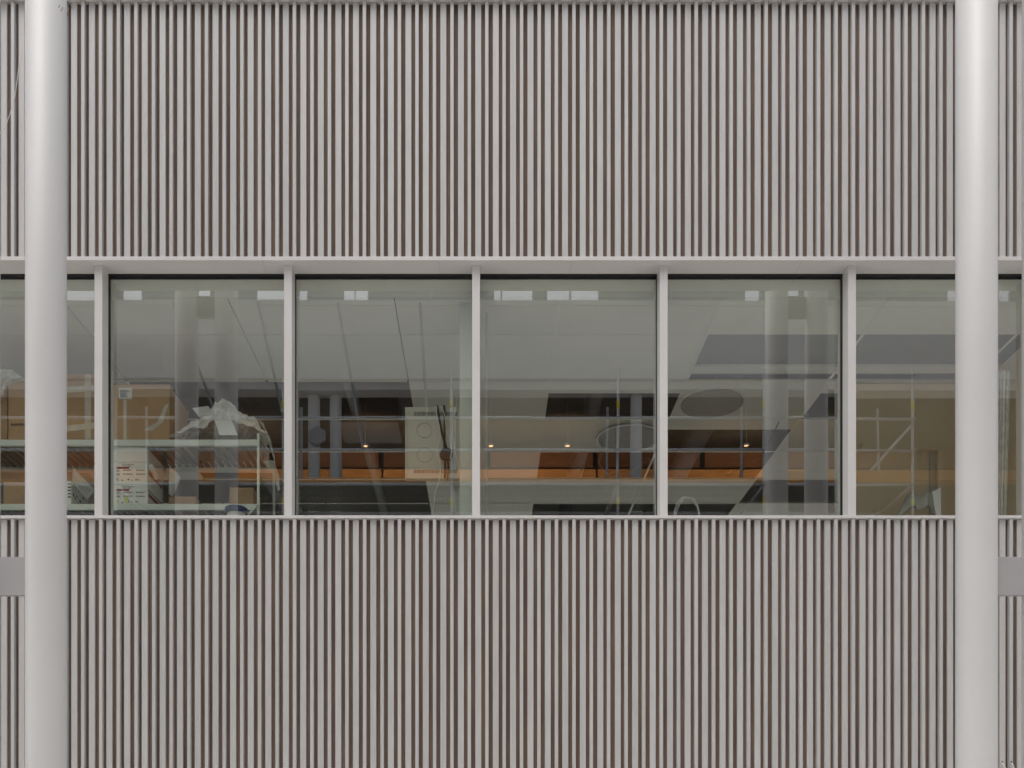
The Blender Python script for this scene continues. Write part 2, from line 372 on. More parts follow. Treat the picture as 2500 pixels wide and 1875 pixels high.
# rows: 0..8 (front to back); o = board in place, . = taken out, g = grey duct strip, h = half board (front part only), b = beige
cmap = ["ooh.o...o",   # -4.26
        "oo.......",   # -3.09
        "oo.......",   # -1.92
        "ooooooooo",   # -0.75
        "oohoRo.oo".replace("R", "."),   # 0.417
        "ogoh.o..o",   # 1.585
        "oghoo.o.o",   # 2.763
        "og...boo",    # 3.93
        ]
pm = {}
for i in range(len(cx)-1):
    for j in range(len(cmap[i])):
        c = cmap[i][j]
        if c == '.': continue
        y0, y1 = cy[j]+0.004, cy[j+1]-0.004
        if c == 'h': y1 = y0 + 0.22
        mt = {'o': 'ceiling', 'h': 'ceiling', 'g': 'grey_metal', 'b': 'beige'}[c]
        z0 = Z_C + (0.05 if c == 'g' else 0)
        o = box("ceiling_panel", cx[i]+0.004, cx[i+1]-0.004, y0, y1, z0, z0+0.018, mt); o.parent = ceil
    # ceiling tees
for x in cx[4:-1]:
    o = box("ceiling_rail", x-0.011, x+0.011, 0.205, YB-0.01, Z_C-0.006, Z_C-0.001, 'ceiling'); o.parent = ceil
for y in cy[2:-1]:
    for i in range(len(cx)-1):
        o = box("ceiling_rail", cx[i]+0.0115, cx[i+1]-0.0115, y-0.011, y+0.011, Z_C-0.0055, Z_C-0.001, 'ceiling'); o.parent = ceil
# pale strip and dark slot along the grey duct
o = box("light_strip", 1.69, 4.9, 1.24, 1.36, Z_C+0.03, Z_C+0.049, 'ceiling'); o.parent = ceil
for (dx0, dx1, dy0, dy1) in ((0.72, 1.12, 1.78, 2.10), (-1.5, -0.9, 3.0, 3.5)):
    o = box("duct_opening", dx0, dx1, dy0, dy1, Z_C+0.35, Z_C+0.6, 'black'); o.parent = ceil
# services above the missing boards
for k, (x, r) in enumerate(((-2.6, 0.10), (-1.35, 0.06), (1.0, 0.09), (2.2, 0.12))):
    o = tube("pipe", [(x, 0.6, Z_C+0.45), (x+0.04, 3.2, Z_C+0.45), (x, 6.3, Z_C+0.45)], r, 'pipe', ceil, 14)
o = tube("pipe", [(-4.2, 2.5, Z_C+0.75), (0, 2.52, Z_C+0.75), (4.5, 2.5, Z_C+0.75)], 0.08, 'pipe', ceil, 12)

def disc_ring(name, c, r0, r1, h, m, parent, seg=40):
    bm = bmesh.new()
    A = []
    for rr, zz in ((r0, 0), (r1, 0), (r1, h), (r0, h)):
        A.append([bm.verts.new((c[0]+rr*math.cos(2*math.pi*k/seg), c[1]+rr*math.sin(2*math.pi*k/seg), c[2]+zz)) for k in range(seg)])
    for q in range(4):
        for k in range(seg): bm.faces.new((A[q][k], A[q][(k+1) % seg], A[(q+1) % 4][(k+1) % seg], A[(q+1) % 4][k]))
    return new_obj(name, bm_mesh(name, bm), m, parent)
def disc(name, c, r, h, m, parent, seg=40):
    bm = bmesh.new(); bmesh.ops.create_cone(bm, cap_ends=True, segments=seg, radius1=r, radius2=r, depth=h)
    bmesh.ops.translate(bm, verts=bm.verts[:], vec=(c[0], c[1], c[2]+h/2)); return new_obj(name, bm_mesh(name, bm), m, parent)
dc = W(1738, 982, 0); dep = 3.85/((VY-982)*S/D)
dfx = (1738-VX)*S/D*dep; dfy = dep-D
ad1 = empty("air_diffuser", (dfx, dfy, Z_C-0.02), "round taupe air diffuser in the ceiling of the fourth window", "air diffuser", "round ceiling diffusers")
part(disc("face", (dfx, dfy, Z_C-0.020), 0.27, 0.008, 'diff', None), ad1); part(disc_ring("rim", (dfx, dfy, Z_C-0.014), 0.272, 0.315, 0.012, 'ceiling', None), ad1)
dep = 3.85/((VY-1065)*S/D); dfx = (1535-VX)*S/D*dep; dfy = dep-D
ad2 = empty("air_diffuser", (dfx, dfy, Z_C-0.03), "round wire mesh air diffuser beside the right edge of the third window", "air diffuser", "round ceiling diffusers")
bm = bmesh.new()
R0 = 0.30
for k in range(-13, 14):
    t = k*0.022; h = math.sqrt(max(R0*R0-t*t, 0.0001))
    add_box(bm, t-0.0022, t+0.0022, -h, h, 0, 0.002); add_box(bm, -h, h, t-0.0022, t+0.0022, -0.0022, -0.0002)
o = new_obj("mesh_grille", bm_mesh("mesh_grille", bm), 'galv', None, (dfx, dfy, Z_C-0.024)); o.rotation_euler = (0, 0, math.radians(38)); bpy.context.view_layer.update(); part(o, ad2)
part(disc_ring("rim", (dfx, dfy, Z_C-0.026), R0-0.005, R0+0.012, 0.012, 'galv', None), ad2)
part(disc("face", (dfx, dfy, Z_C-0.014), R0-0.006, 0.004, 'diff', None), ad2)

# beige store room behind the window at the right
struct(box("wall_store", 3.05, 4.25, 1.46, 1.54, Z_F, Z_C-0.007, 'beige'))
struct(box("wall_store_side", 4.16, 4.25, 0.62, 1.455, Z_F, Z_C-0.007, 'beige'))
dfm = empty("door_frame", (3.6, 1.45, Z_F), "beige door frame with closed panel behind the window beside the right column", "door")
zt = W(0, 1084, 1.42).z; xd0, xd1, xd2 = W(2190, 0, 1.42).x, W(2273, 0, 1.42).x, W(2303, 0, 1.42).x
part(box("head", xd0-0.3, xd2, 1.40, 1.458, zt-0.055, zt, 'beige'), dfm)
part(box("post", xd2-0.05, xd2, 1.40, 1.458, Z_F, zt-0.056, 'beige'), dfm)
part(box("door_leaf", xd1, xd2-0.052, 1.44, 1.457, Z_F, zt-0.057, 'room_wall'), dfm)

# partition pier between second and third window, with edge post
p0, p1 = W(1122, 0, 0.25), W(1160, 0, 0.25)
struct(box("wall_pier", p0.x, p1.x, 0.25, 0.55, Z_F, Z_C-0.008, 'reveal'))
q = W(1187, 0, 0.40)
struct(box("wall_pier_post", q.x-0.008, q.x+0.008, 0.39, 0.41, Z_F, Z_C-0.008, 'reveal'))
p2, p3 = W(1106, 1165, 0.62), W(1121.5, 0, 0.62)
struct(box("wall_board", p2.x, p3.x+0.03, 0.62, 0.66, Z_F, p2.z, 'reveal'))

# ------------------------------------------------------------------ electrical cabinet
yc = 0.56
a, b = W(989, 1168, yc), W(1128, 994, yc)
cab = empty("electrical_cabinet", ((a.x+b.x)/2, yc, a.z), "cream metal electrical cabinet with vent slots and black cables behind the second window", "cabinet")
part(box("body", a.x, b.x, yc+0.012, yc+0.055, a.z, b.z, 'cabinet', bev=0.002), cab)
part(box("edge_strip", a.x, a.x+0.011, yc, yc+0.0115, a.z, b.z, 'cabinet'), cab)
part(box("door", a.x+0.015, b.x, yc, yc+0.0115, a.z, b.z, 'cabinet', bev=0.001), cab)
for py0, py1 in ((1005.5, 1015.0), (1146.5, 1155.5)):
    for k in range(34):
        x = W(1012 + k*3.14, 0, yc).x; z0, z1 = W(0, py1, yc).z, W(0, py0, yc).z
        part(box("vent_slot", x-0.0024, x+0.0024, yc-0.0012, yc-0.0002, z0, z1, 'black'), cab)
for px, py in ((1036.5, 1051), (1037, 1111)):
    c = W(px, py, yc)
    ring = [(c.x+0.057*math.cos(t*math.pi/18), yc-0.001, c.z+0.054*math.sin(t*math.pi/18)) for t in range(36)]
    bm = bmesh.new(); add_tube(bm, ring, 0.0011, 6, True); part(new_obj("knockout", bm_mesh("knockout", bm, True), 'opp_dark'), cab)
def cable(pxs, y, r, m, label, name="cable", group=None):
    pts = [W(p[0], p[1], p[2] if len(p) > 2 else y) for p in pxs]
    o = tube(name, pts, r, m); return tag(o, label, "cable", group)
def s4(L): return [(960+x/5.53, 960+y/5.53) for x, y in L]
cable(s4([(592, 165), (620, 330), (655, 520), (715, 735), (735, 800)]), 0.545, 0.009, 'cable_b', "thick black cable slanting down the cabinet to the black disc")
cable(s4([(690, 165), (694, 400), (690, 640), (700, 830), (698, 1145)]), 0.538, 0.0085, 'cable_b', "thick black cable hanging straight down over the cabinet")
cable(s4([(728, 900), (745, 980), (735, 1140), (725, 1180)]), 0.538, 0.006, 'cable_b', "short black cable hanging below the black disc")
c = W(960+716/5.53, 960+825/5.53, 0.53)
bm = bmesh.new(); bmesh.ops.create_cone(bm, cap_ends=True, segments=28, radius1=0.050, radius2=0.044, depth=0.022); 
o = new_obj("cable_disc", bm_mesh("cable_disc", bm), 'black', None, c + Vector((0, -0.006, 0))); o.rotation_euler = (math.radians(90), 0, 0)
tag(o, "round black cable disc on the front of the cream cabinet", "cable disc")
cable(s4([(585, 170), (590, 320), (625, 460), (628, 620), (595, 720), (592, 820), (628, 930), (630, 1100), (600, 1240), (565, 1340), (552, 1480), (530, 1600), (526, 1660)]), 0.515, 0.0032, 'cable_w', "long white cable trailing from the cabinet down to the sill")
cable(s4([(620, 175), (680, 240), (712, 440), (715, 520), (760, 600), (785, 690), (785, 800), (770, 890)]), 0.510, 0.0028, 'cable_w', "thin white cable curving down behind the black disc")
cable(s4([(868, 45), (845, 200), (808, 350), (800, 560), (835, 780), (865, 930), (890, 1040)]), 0.505, 0.0032, 'cable_w', "white cable beside the pier at the cabinet's right side")

# ------------------------------------------------------------------ storage shelf
ys, yb = 0.50, 1.02
xr = W(630, 0, ys).x; xl = XL + 0.2
shf = empty("storage_shelf", ((xl+xr)/2, ys, Z_F), "white steel storage rack with slatted shelves behind the left windows", "shelf")
levels = []
for py0, py1 in ((1073, 1088), (1230, 1245)):
    z1, z0 = W(0, py0, ys).z, W(0, py1, ys).z; levels.append(z1)
    part(box("beam", xl, xr-0.009, ys, ys+0.028, z0, z1, 'shelf', bev=0.002), shf)
    part(box("beam", xl, xr-0.009, yb-0.028, yb, z0, z1, 'shelf', bev=0.002), shf)
    x = xl + 0.02
    while x < xr-0.05:
        part(box("shelf_slat", x, x+0.034, ys+0.029, yb-0.029, z1-0.014, z1-0.002, 'slatwood'), shf); x += 0.055
z3 = levels[1]-0.47
part(box("beam", xl, xr-0.009, ys, ys+0.028, z3-0.04, z3, 'shelf'), shf)
part(box("shelf_board", xl, xr-0.01, ys+0.029, yb, z3-0.02, z3-0.002, 'slatwood'), shf)
for y in (ys-0.002, yb-0.016):
    part(box("post", xr-0.008, xr+0.010, y, y+0.018, Z_F, W(0, 1058, ys).z, 'shelf', bev=0.002), shf)
part(box("post", xl-0.02, xl-0.001, ys, ys+0.018, Z_F, W(0, 1058, ys).z, 'shelf'), shf)
part(box("upstand", W(494, 0, yb).x, xr-0.01, yb+0.001, yb+0.012, levels[0], levels[0]+0.055, 'shelf'), shf)
bm = bmesh.new(); pA, pB = W(626, 1237, ys-0.006), W(600, 1262, ys-0.006)
add_tube(bm, [pA, pB], 0.008, 6); part(new_obj("brace", bm_mesh("brace", bm), 'shelf'), shf)
p = W(629, 1235, ys-0.006); part(disc("bolt", (p.x, p.y-0.004, p.z-0.004), 0.006, 0.008, 'grey_metal', None, 10), shf)
ZS, ZS2 = levels

# cardboard boxes on the top shelf
def cbox(name, x0, x1, y0, y1, z0, z1, m, label, cat, group=None, flaps=True):
    root = empty(name, ((x0+x1)/2, (y0+y1)/2, z0), label, cat, group)
    part(box("body", x0, x1, y0, y1, z0, z1, m, bev=0.003), root)
    return root
y0 = ys+0.012
def fb(pa, pb, y): # front rectangle from pixel corners
    A, B = W(*pa, y), W(*pb, y); return A.x, B.x, B.z, A.z   # x0,x1,z0,z1
x0, x1, _, z1 = fb((270, 940), (414, 1073), y0)
b1 = cbox("cardboard_box", x0, x1, y0, y0+0.45, ZS+0.001, z1, 'card', "large brown cardboard box with a white address label, beside the plastic wrap", "box", "cardboard boxes on the rack")
def face(name, root, pa, pb, y, m, t=0.0012):
    A, B = W(*pa, y), W(*pb, y); return part(box(name, A.x, B.x, y-t, y-0.0002, B.z, A.z, m), root)
lb = face("address_label", b1, (290, 948), (322, 974), y0, 'paper')
for k, (xa, xb_, ya) in enumerate(((293, 312, 952), (293, 316, 955.5), (293, 310, 959), (293, 306, 961.5))):
    face("label_line", b1, (xa, ya), (xb_, ya+1.3), y0-0.0014, 'ink')
for k in range(9):
    xa = 294+k*1.9+(k % 3)*0.4; face("bar", b1, (xa, 964.5), (xa+(1.2 if k % 2 else 0.8), 969.5), y0-0.0014, 'ink')
face("tape", b1, (301, 976), (309, 1073), y0, 'tape', 0.0008)
def quad(name, root, pts, m, th=0.0015):
    bm = bmesh.new(); P = [Vector(p) for p in pts]; n = (P[1]-P[0]).cross(P[2]-P[0]).normalized()*th
    A = [bm.verts.new(p) for p in P]; B = [bm.verts.new(p+n) for p in P]; k = len(P)
    bm.faces.new(A); bm.faces.new(B[::-1])
    for i in range(k): bm.faces.new((A[i], A[(i+1) % k], B[(i+1) % k], B[i]))
    o = new_obj(name, bm_mesh(name, bm), m)
    return part(o, root) if root else o
quad("tape", b1, [W(x, y, y0-0.002) for x, y in ((350, 1050), (385, 1030), (402, 990), (412, 985), (398, 1030), (372, 1052))], 'tape', 0.0006)
quad("flap", b1, [(x0, y0, z1+0.001), (x1, y0, z1+0.001), (x1-0.02, y0+0.16, z1+0.045), (x0, y0+0.16, z1+0.05)], 'card', 0.004)
x0, x1, _, z1 = fb((120, 913), (262, 1073), y0+0.03)
b2 = cbox("cardboard_box", x0, x1, y0+0.03, y0+0.48, ZS+0.001, z1, 'card', "brown cardboard box crossed with pale tape, right beside the left column", "box", "cardboard boxes on the rack")
yy = y0+0.03
face("tape", b2, (207, 914), (222, 1073), yy, 'tape')
quad("tape", b2, [W(x, y, yy-0.0035) for x, y in ((122, 946), (262, 939), (262, 953), (122, 961))], 'tape', 0.0008)
quad("tape", b2, [W(x, y, yy-0.0035) for x, y in ((122, 1043), (262, 1028), (262, 1043), (122, 1058))], 'tape', 0.0008)
x0, x1, _, z1 = fb((20, 930), (100, 1057), y0)
b3 = cbox("cardboard_box", x0, x1, y0, y0+0.42, ZS+0.001, z1, 'card', "brown cardboard box with a row of black print, left of the left column", "box", "cardboard boxes on the rack")
random.seed(11)
for k in range(11):
    xa = 27+k*4.1; face("print_mark", b3, (xa, 1034+random.uniform(-1, 1)), (xa+3.0, 1039.5+random.uniform(-1.2, 1)), y0, 'ink')
x0, x1, _, z1 = fb((-60, 940), (18, 1064), y0+0.05)
b4 = cbox("cardboard_box", x0, x1, y0+0.05, y0+0.45, ZS+0.001, z1, 'card', "brown cardboard box under white film at the photo's left edge", "box", "cardboard boxes on the rack")
# film draped over that box
bm = bmesh.new(); gx, gy = 26, 14; V = []
for j in range(gy+1):
    for i in range(gx+1):
        u, v = i/gx, j/gy
        px_ = -55 + 120*u; top = 903 + max(0, (px_-28))*0.75
        yv = y0 - 0.008 + (0.10*max(0, v-0.35))
        pyv = (960 - 6*math.sin(9*u) - (40 if u > .55 else 0)*0.6) + (top - (960 - 6*math.sin(9*u) - (40 if u > .55 else 0)*0.6))*min(1, v/0.6)
        p = W(px_, pyv, yv); p.y += 0.02*mnoise.noise(Vector((u*9, v*5, 3))); p.z += 0.012*mnoise.noise(Vector((u*6, v*4, 9)))
        V.append(bm.verts.new(p))
for j in range(gy):
    for i in range(gx): bm.faces.new((V[j*(gx+1)+i], V[j*(gx+1)+i+1], V[(j+1)*(gx+1)+i+1], V[(j+1)*(gx+1)+i]))
tag(new_obj("plastic_wrap", bm_mesh("plastic_wrap", bm, True), 'film2'), "milky plastic film draped over the cardboard box at the left edge", "plastic wrap")

# white printed cartons on the second shelf
def carton(pa, pb, label, prn, yv, seed):
    x0, x1, z0, z1 = fb(pa, pb, yv)
    r = cbox("carton", x0, x1, yv, yv+0.34, z0, z1, 'white_card', label, "carton", "white cartons stacked on the second shelf")
    if not prn: return r
    rnd = random.Random(seed); X0, Y0 = 284.0, pa[1]
    def f(name, x, y, w, h, m): face(name, r, (X0+x, Y0+y), (X0+x+w, Y0+y+h), yv, m, 0.0008)
    f("red_band", 0, 11, 31.5, 4.4, 'red_ink')
    x = 15.0
    for w in (1.6, 2.4, 2.0, 2.6, 1.2, 2.8, 1.8, 2.2, 2.4, 1.6):                 # logo lettering, too small to read
        hh = rnd.uniform(2.2, 3.6); f("letter_mark", x, 6.2-hh/2-1, w-0.5, hh*0.5, 'ink'); f("letter_mark", x+w*0.3, 6.2-0.9, 0.7, hh*0.55, 'ink'); x += w+0.9
    f("underline", 16, 8.4, 14, 0.8, 'ink'); f("sub_mark", 30, 7.8, 6, 1.8, 'red_ink')
    for bx, by in ((17.5, 17.5), (49, 17.5), (17.5, 27), (49, 27)):
        f("bullet", bx, by, 3, 3, 'ink')
        for q in range(2): f("text_line", bx+4.5, by+0.3+q*1.9, rnd.uniform(13, 19), 0.9, 'ink')
    for q in range(3):
        f("text_line", 0.5, 17.5+q*2.3, rnd.uniform(7, 11), 0.9, 'ink'); f("text_line", 0.5, 27+q*1.7, rnd.uniform(7, 11), 0.9, 'ink')
    hgt = pb[1]-pa[1]
    f("stamp", 0.5, min(38, hgt-8), 5.5, 7, 'plate'); f("symbol", 13, min(42, hgt-5), 3, 3.6, 'ink'); f("symbol", 27.5, min(39.5, hgt-5), 4.2, 4.0, 'ink'); f("symbol", 37, min(42, hgt-5), 1.8, 3.2, 'ink')
    for q in range(3): f("text_line", 46, min(40, hgt-6)+q*1.6, rnd.uniform(7, 11), 0.8, 'ink')
    return r
yk = ys+0.02
z2px = 1230.2
c1 = carton((262, 1183), (360.5, z2px), "white carton with red band, lower of the two printed cartons", True, yk, 1)
c2 = carton((262, 1129), (359.5, 1182.6), "white carton with red band, upper of the two printed cartons", True, yk, 2)
face("sticky_note", c1, (303, 1214), (313, 1226), yk-0.001, 'note')
c3 = carton((262, 1091), (358.5, 1128.6), "plain white carton on top of the printed cartons", False, yk, 3)
for (root, pa, pb) in ((c1, 1183, 1228), (c2, 1129, 1182)):   # red and black bands on the visible right flanks
    A = W(360.7, pa+18, yk+0.005); xx = W(360.2, 0, yk).x
    part(box("side_band", xx+0.0004, xx+0.0014, yk+0.02, yk+0.32, A.z-0.03, A.z, 'red_ink'), root)
    part(box("side_band", xx+0.0004, xx+0.0014, yk+0.02, yk+0.32, A.z+0.012, A.z+0.02, 'ink'), root)
# small printed box and leaning sheets
x0, x1, z0, z1 = fb((120, 1174), (174, z2px), yk)
g = cbox("carton", x0, x1, yk, yk+0.30, z0, z1, 'white_card', "grey white printed carton on the second shelf beside the left column", "carton", "white cartons stacked on the second shelf")
for q in range(5): face("text_line", g, (166, 1180+q*8), (173, 1183+q*8), yk, 'ink')
for q in range(9):
    rnd = random.Random(40+q); ya = yk+0.03+q*0.028; za = z0+rnd.uniform(0.02, 0.12)
    part(box("side_print", x1+0.0003, x1+0.0012, ya, ya+0.018, za, za+rnd.uniform(0.012, 0.03), 'ink'), g)
def sheet(pts, label, m='film2'):
    return tag(quad("plastic_sheet", None, [W(*p) for p in pts], m, 0.002), label, "sheet", "clear sheets leaning on the rack")
sheet([(178, 1140, yk+0.01), (231, 1196, yk+0.10), (214, 1222, yk+0.10), (176, 1176, yk+0.01)], "triangular clear sheet poking up between the left column and first mullion")
sheet([(414, 1138, yk+0.03), (443, 1165, yk+0.08), (422, 1212, yk+0.08), (412, 1205, yk+0.03)], "pale clear sheet leaning behind the printed cartons")
rl = [W(366, 1138, yk+0.02), W(374, 1148, yk+0.05), W(382, 1166, yk+0.12)]
tag(tube("paper_roll", rl, 0.022, 'paper', None, 14), "rolled white paper standing beside the printed cartons", "paper roll")
# brown boxes deeper on the second shelf
for (pa, pb, yv, lab) in (((412, 1212), (478, z2px), ys+0.12, "low brown box on the second shelf below the clear sheet"), ((560, 1190), (618, z2px), ys+0.2, "brown box on the second shelf near the rack's right post"), ((8, 1176), (60, z2px), ys+0.06, "brown box on the second shelf at the photo's left edge")):
    x0, x1, z0, z1 = fb(pa, pb, yv); cbox("cardboard_box", x0, x1, yv, yv+0.24, ZS2+0.001, z1, 'card', lab, "box", "cardboard boxes on the rack")
# blue bucket on the floor-side stand under the second shelf
bx = W(577, 1258, ys-0.06)
bk = empty("bucket", (bx.x, bx.y, z3), "dark blue plastic bucket with pale base, under the rack's second shelf", "bucket")
def lathe(name, prof, c, m, seg=36):
    bm = bmesh.new(); R = [[bm.verts.new((c[0]+r*math.cos(2*math.pi*k/seg), c[1]+r*math.sin(2*math.pi*k/seg), z)) for k in range(seg)] for r, z in prof]
    for A, B in zip(R, R[1:]):
        for k in range(seg): bm.faces.new((A[k], A[(k+1) % seg], B[(k+1) % seg], B[k]))
    bm.faces.new(R[0][::-1]); bm.faces.new(R[-1]); return new_obj(name, bm_mesh(name, bm), m)
zr = W(0, 1240, ys-0.06).z
part(lathe("body", [(0.055, zr-0.16), (0.066, zr-0.045), (0.064, zr-0.045)], (bx.x, bx.y), 'white_card'), bk)
part(lathe("rim", [(0.078, zr-0.044), (0.083, zr-0.03), (0.083, zr-0.008), (0.072, zr), (0.060, zr)], (bx.x, bx.y), 'blue'), bk)
part(box("stand", bx.x-0.05, bx.x+0.05, bx.y-0.05, bx.y+0.05, Z_F, zr-0.161, 'grey_metal'), bk)

# crumpled plastic film on the top shelf
def film_heap():
    prof = [(412, 1078), (425, 1062), (440, 1050), (462, 1030), (485, 1018), (505, 1008), (518, 998), (526, 978), (540, 970), (556, 974), (570, 985), (578, 1000), (600, 1005), (622, 1020), (632, 1042), (646, 1062), (656, 1080)]
    def top(px):
        for (a, b), (c, d) in zip(prof, prof[1:]):
            if px <= c: return b+(d-b)*(px-a)/(c-a)
        return prof[-1][1]
    bm = bmesh.new(); nx, ny = 110, 46; V = []
    for j in range(ny+1):
        for i in range(nx+1):
            u, v = i/nx, j/ny
            px_ = 412+244*u; yv = ys-0.012+0.42*v
            base = W(px_, 1082 if u < 0.35 and v < 0.15 else 1074, ys).z
            hgt = max(W(px_, top(px_), ys+0.12).z-ZS, 0.004)
            s = min(1.0, math.sin(math.pi*min(1, 0.06+v*0.94))**0.55)
            p = W(px_, 0, yv)
            q = Vector((u*7, v*4, 1.7))
            ridge = (1-abs(mnoise.noise(q*1.0)))*0.6 + (1-abs(mnoise.noise(q*2.3+Vector((5, 1, 0)))))*0.35+(1-abs(mnoise.noise(q*5.1)))*0.15
            z = ZS + 0.003 + hgt*s*(0.62+0.38*ridge) + (ridge-0.75)*0.03*s
            wob = Vector((mnoise.noise(q*2+Vector((9, 0, 0))), mnoise.noise(q*2+Vector((0, 9, 0))), 0))*0.03
            V.append(bm.verts.new((p.x+wob.x, max(yv+wob.y, ys-0.03), max(z, ZS+0.002))))
    for j in range(ny):
        for i in range(nx): bm.faces.new((V[j*(nx+1)+i], V[j*(nx+1)+i+1], V[(j+1)*(nx+1)+i+1], V[(j+1)*(nx+1)+i]))
    # tail hanging over the right end
    T = []; n2 = 40
    for j in range(9):
        for i in range(n2+1):
            t = i/n2; v = j/8
            a = W(628+16*v+ (52-14*v)*t, 1022+26*v+ 170*t*t*(1-0.25*v) + 10*t, ys+0.03+0.12*v)
            a.x = max(a.x + 0.014*mnoise.noise(Vector((t*6, v*3, 4))), xr+0.014 if t > .25 else -9); a.y += 0.03*mnoise.noise(Vector((t*5, v*5, 8)))
            T.append(bm.verts.new(a))
    for j in range(8):
        for i in range(n2): bm.faces.new((T[j*(n2+1)+i], T[j*(n2+1)+i+1], T[(j+1)*(n2+1)+i+1], T[(j+1)*(n2+1)+i]))
    return tag(new_obj("plastic_wrap", bm_mesh("plastic_wrap", bm, True), 'film'), "heap of crumpled clear plastic film on top of the white rack", "plastic wrap")
fh = film_heap()
tag(quad("paper_sheet", None, [W(469, 996, ys+0.10), W(508, 991, ys+0.14), W(522, 1006, ys+0.13), W(486, 1017, ys+0.09)], 'paper', 0.002), "folded white paper sticking out of the plastic film heap", "paper", "white papers in the film heap")
tag(quad("paper_sheet", None, [W(524, 1026, ys+0.015), W(566, 1026, ys+0.02), W(580, 1062, ys+0.014), W(536, 1062, ys+0.010)], 'paper', 0.002), "white paper lying under the plastic film heap", "paper", "white papers in the film heap")

# covered furniture and hanging film behind the right-hand window
bm = bmesh.new(); nx, ny = 48, 20; V = []
for j in range(ny+1):
    for i in range(nx+1):
        u, v = i/nx, j/ny; px_ = 2168+150*u
        pk = 1.0*math.exp(-((u-0.38)/0.20)**2)+0.95*math.exp(-((u-0.68)/0.15)**2)
        p = W(px_, 1275-72*pk*math.sin(math.pi*(0.12+0.76*v))**0.7-8*mnoise.noise(Vector((u*8, v*4, 2))), 0.75+0.55*v)
        p.z -= 0.0; p.y += 0.04*mnoise.noise(Vector((u*9, v*2, 6))); V.append(bm.verts.new(p))
for j in range(ny):
    for i in range(nx): bm.faces.new((V[j*(nx+1)+i], V[j*(nx+1)+i+1], V[(j+1)*(nx+1)+i+1], V[(j+1)*(nx+1)+i]))
zb = W(0, 1290, 1.0).z
o = new_obj("dust_sheet", bm_mesh("dust_sheet", bm, True), 'furn'); tag(o, "pale dust sheet draped over stacked chairs behind the right-hand window", "dust sheet")
e1 = o.modifiers.new("thickness", 'SOLIDIFY'); e1.thickness = 0.006
stl = empty("chair_stack", (W(2230, 0, 1.0).x, 1.0, Z_F), "stack of chairs under a dust sheet behind the right-hand window", "chairs")
xq = W(2230, 0, 1.0).x
for dx in (-0.18, 0.18):
    for dy in (-0.15, 0.15): part(box("leg", xq+dx-0.012, xq+dx+0.012, 1+dy-0.012, 1+dy+0.012, Z_F, 3.62, 'grey_metal'), stl)
part(box("seat", xq-0.2, xq+0.2, 0.82, 1.18, 3.621, 3.66, 'room_wall'), stl)
tag(quad("board", None, [W(2276, 1200, 0.74), W(2297, 1190, 0.74), W(2297, 1275, 0.70), W(2288, 1275, 0.70)], 'paper', 0.01), "white board leaning beside the dust sheet near the right column", "board")
bm = bmesh.new(); V = []; nz_, nu = 30, 16
for j in range(nz_+1):
    for i in range(nu+1):
        u, v = i/nu, j/nz_
        p = W(2436+(30-10*v)*u, 905+370*v, 0.42+0.03*math.sin(u*11+v)); V.append(bm.verts.new(p))
for j in range(nz_):
    for i in range(nu): bm.faces.new((V[j*(nu+1)+i], V[j*(nu+1)+i+1], V[(j+1)*(nu+1)+i+1], V[(j+1)*(nu+1)+i]))
tag(new_obj("plastic_curtain", bm_mesh("plastic_curtain", bm, True), 'film2'), "white plastic film hanging inside the window right of the right column", "curtain")
# hose coil behind the fourth window
cc = W(1677, 1262, 0.42)
ring = [(cc.x+0.093*math.cos(t*math.pi/24), 0.42+0.01*math.sin(t*0.7), cc.z+0.145*math.sin(t*math.pi/24)) for t in range(48)]
ring2 = [(cc.x+0.008+0.085*math.cos(t*math.pi/24), 0.435+0.01*math.sin(t*0.9+1), cc.z-0.004+0.140*math.sin(t*math.pi/24)) for t in range(48)]
bm = bmesh.new(); add_tube(bm, ring, 0.0055, 8, True); add_tube(bm, ring2, 0.0055, 8, True)
tag(new_obj("hose_coil", bm_mesh("hose_coil", bm, True), 'film2'), "coil of pale clear hose behind the sill of the fourth window", "hose")
def cd(pxs, y, lab, r=0.004): return cable(pxs, y, r, 'cable_b', lab, "ceiling_cable")
cd([(1470, 1105, 2.8), (1462, 1130, 2.6), (1480, 1150, 2.4), (1500, 1163, 2.3), (1540, 1150, 2.4), (1585, 1120, 2.7)], 2.5, "black cable loop hanging from the ceiling in the third window", 0.012)
cd([(1905, 1022, 2.2), (1880, 1075, 2.2), (1850, 1120, 2.2), (1800, 1145, 2.2), (1770, 1160, 2.2)], 2.2, "black cable slanting from the ceiling in the fourth window", 0.006)

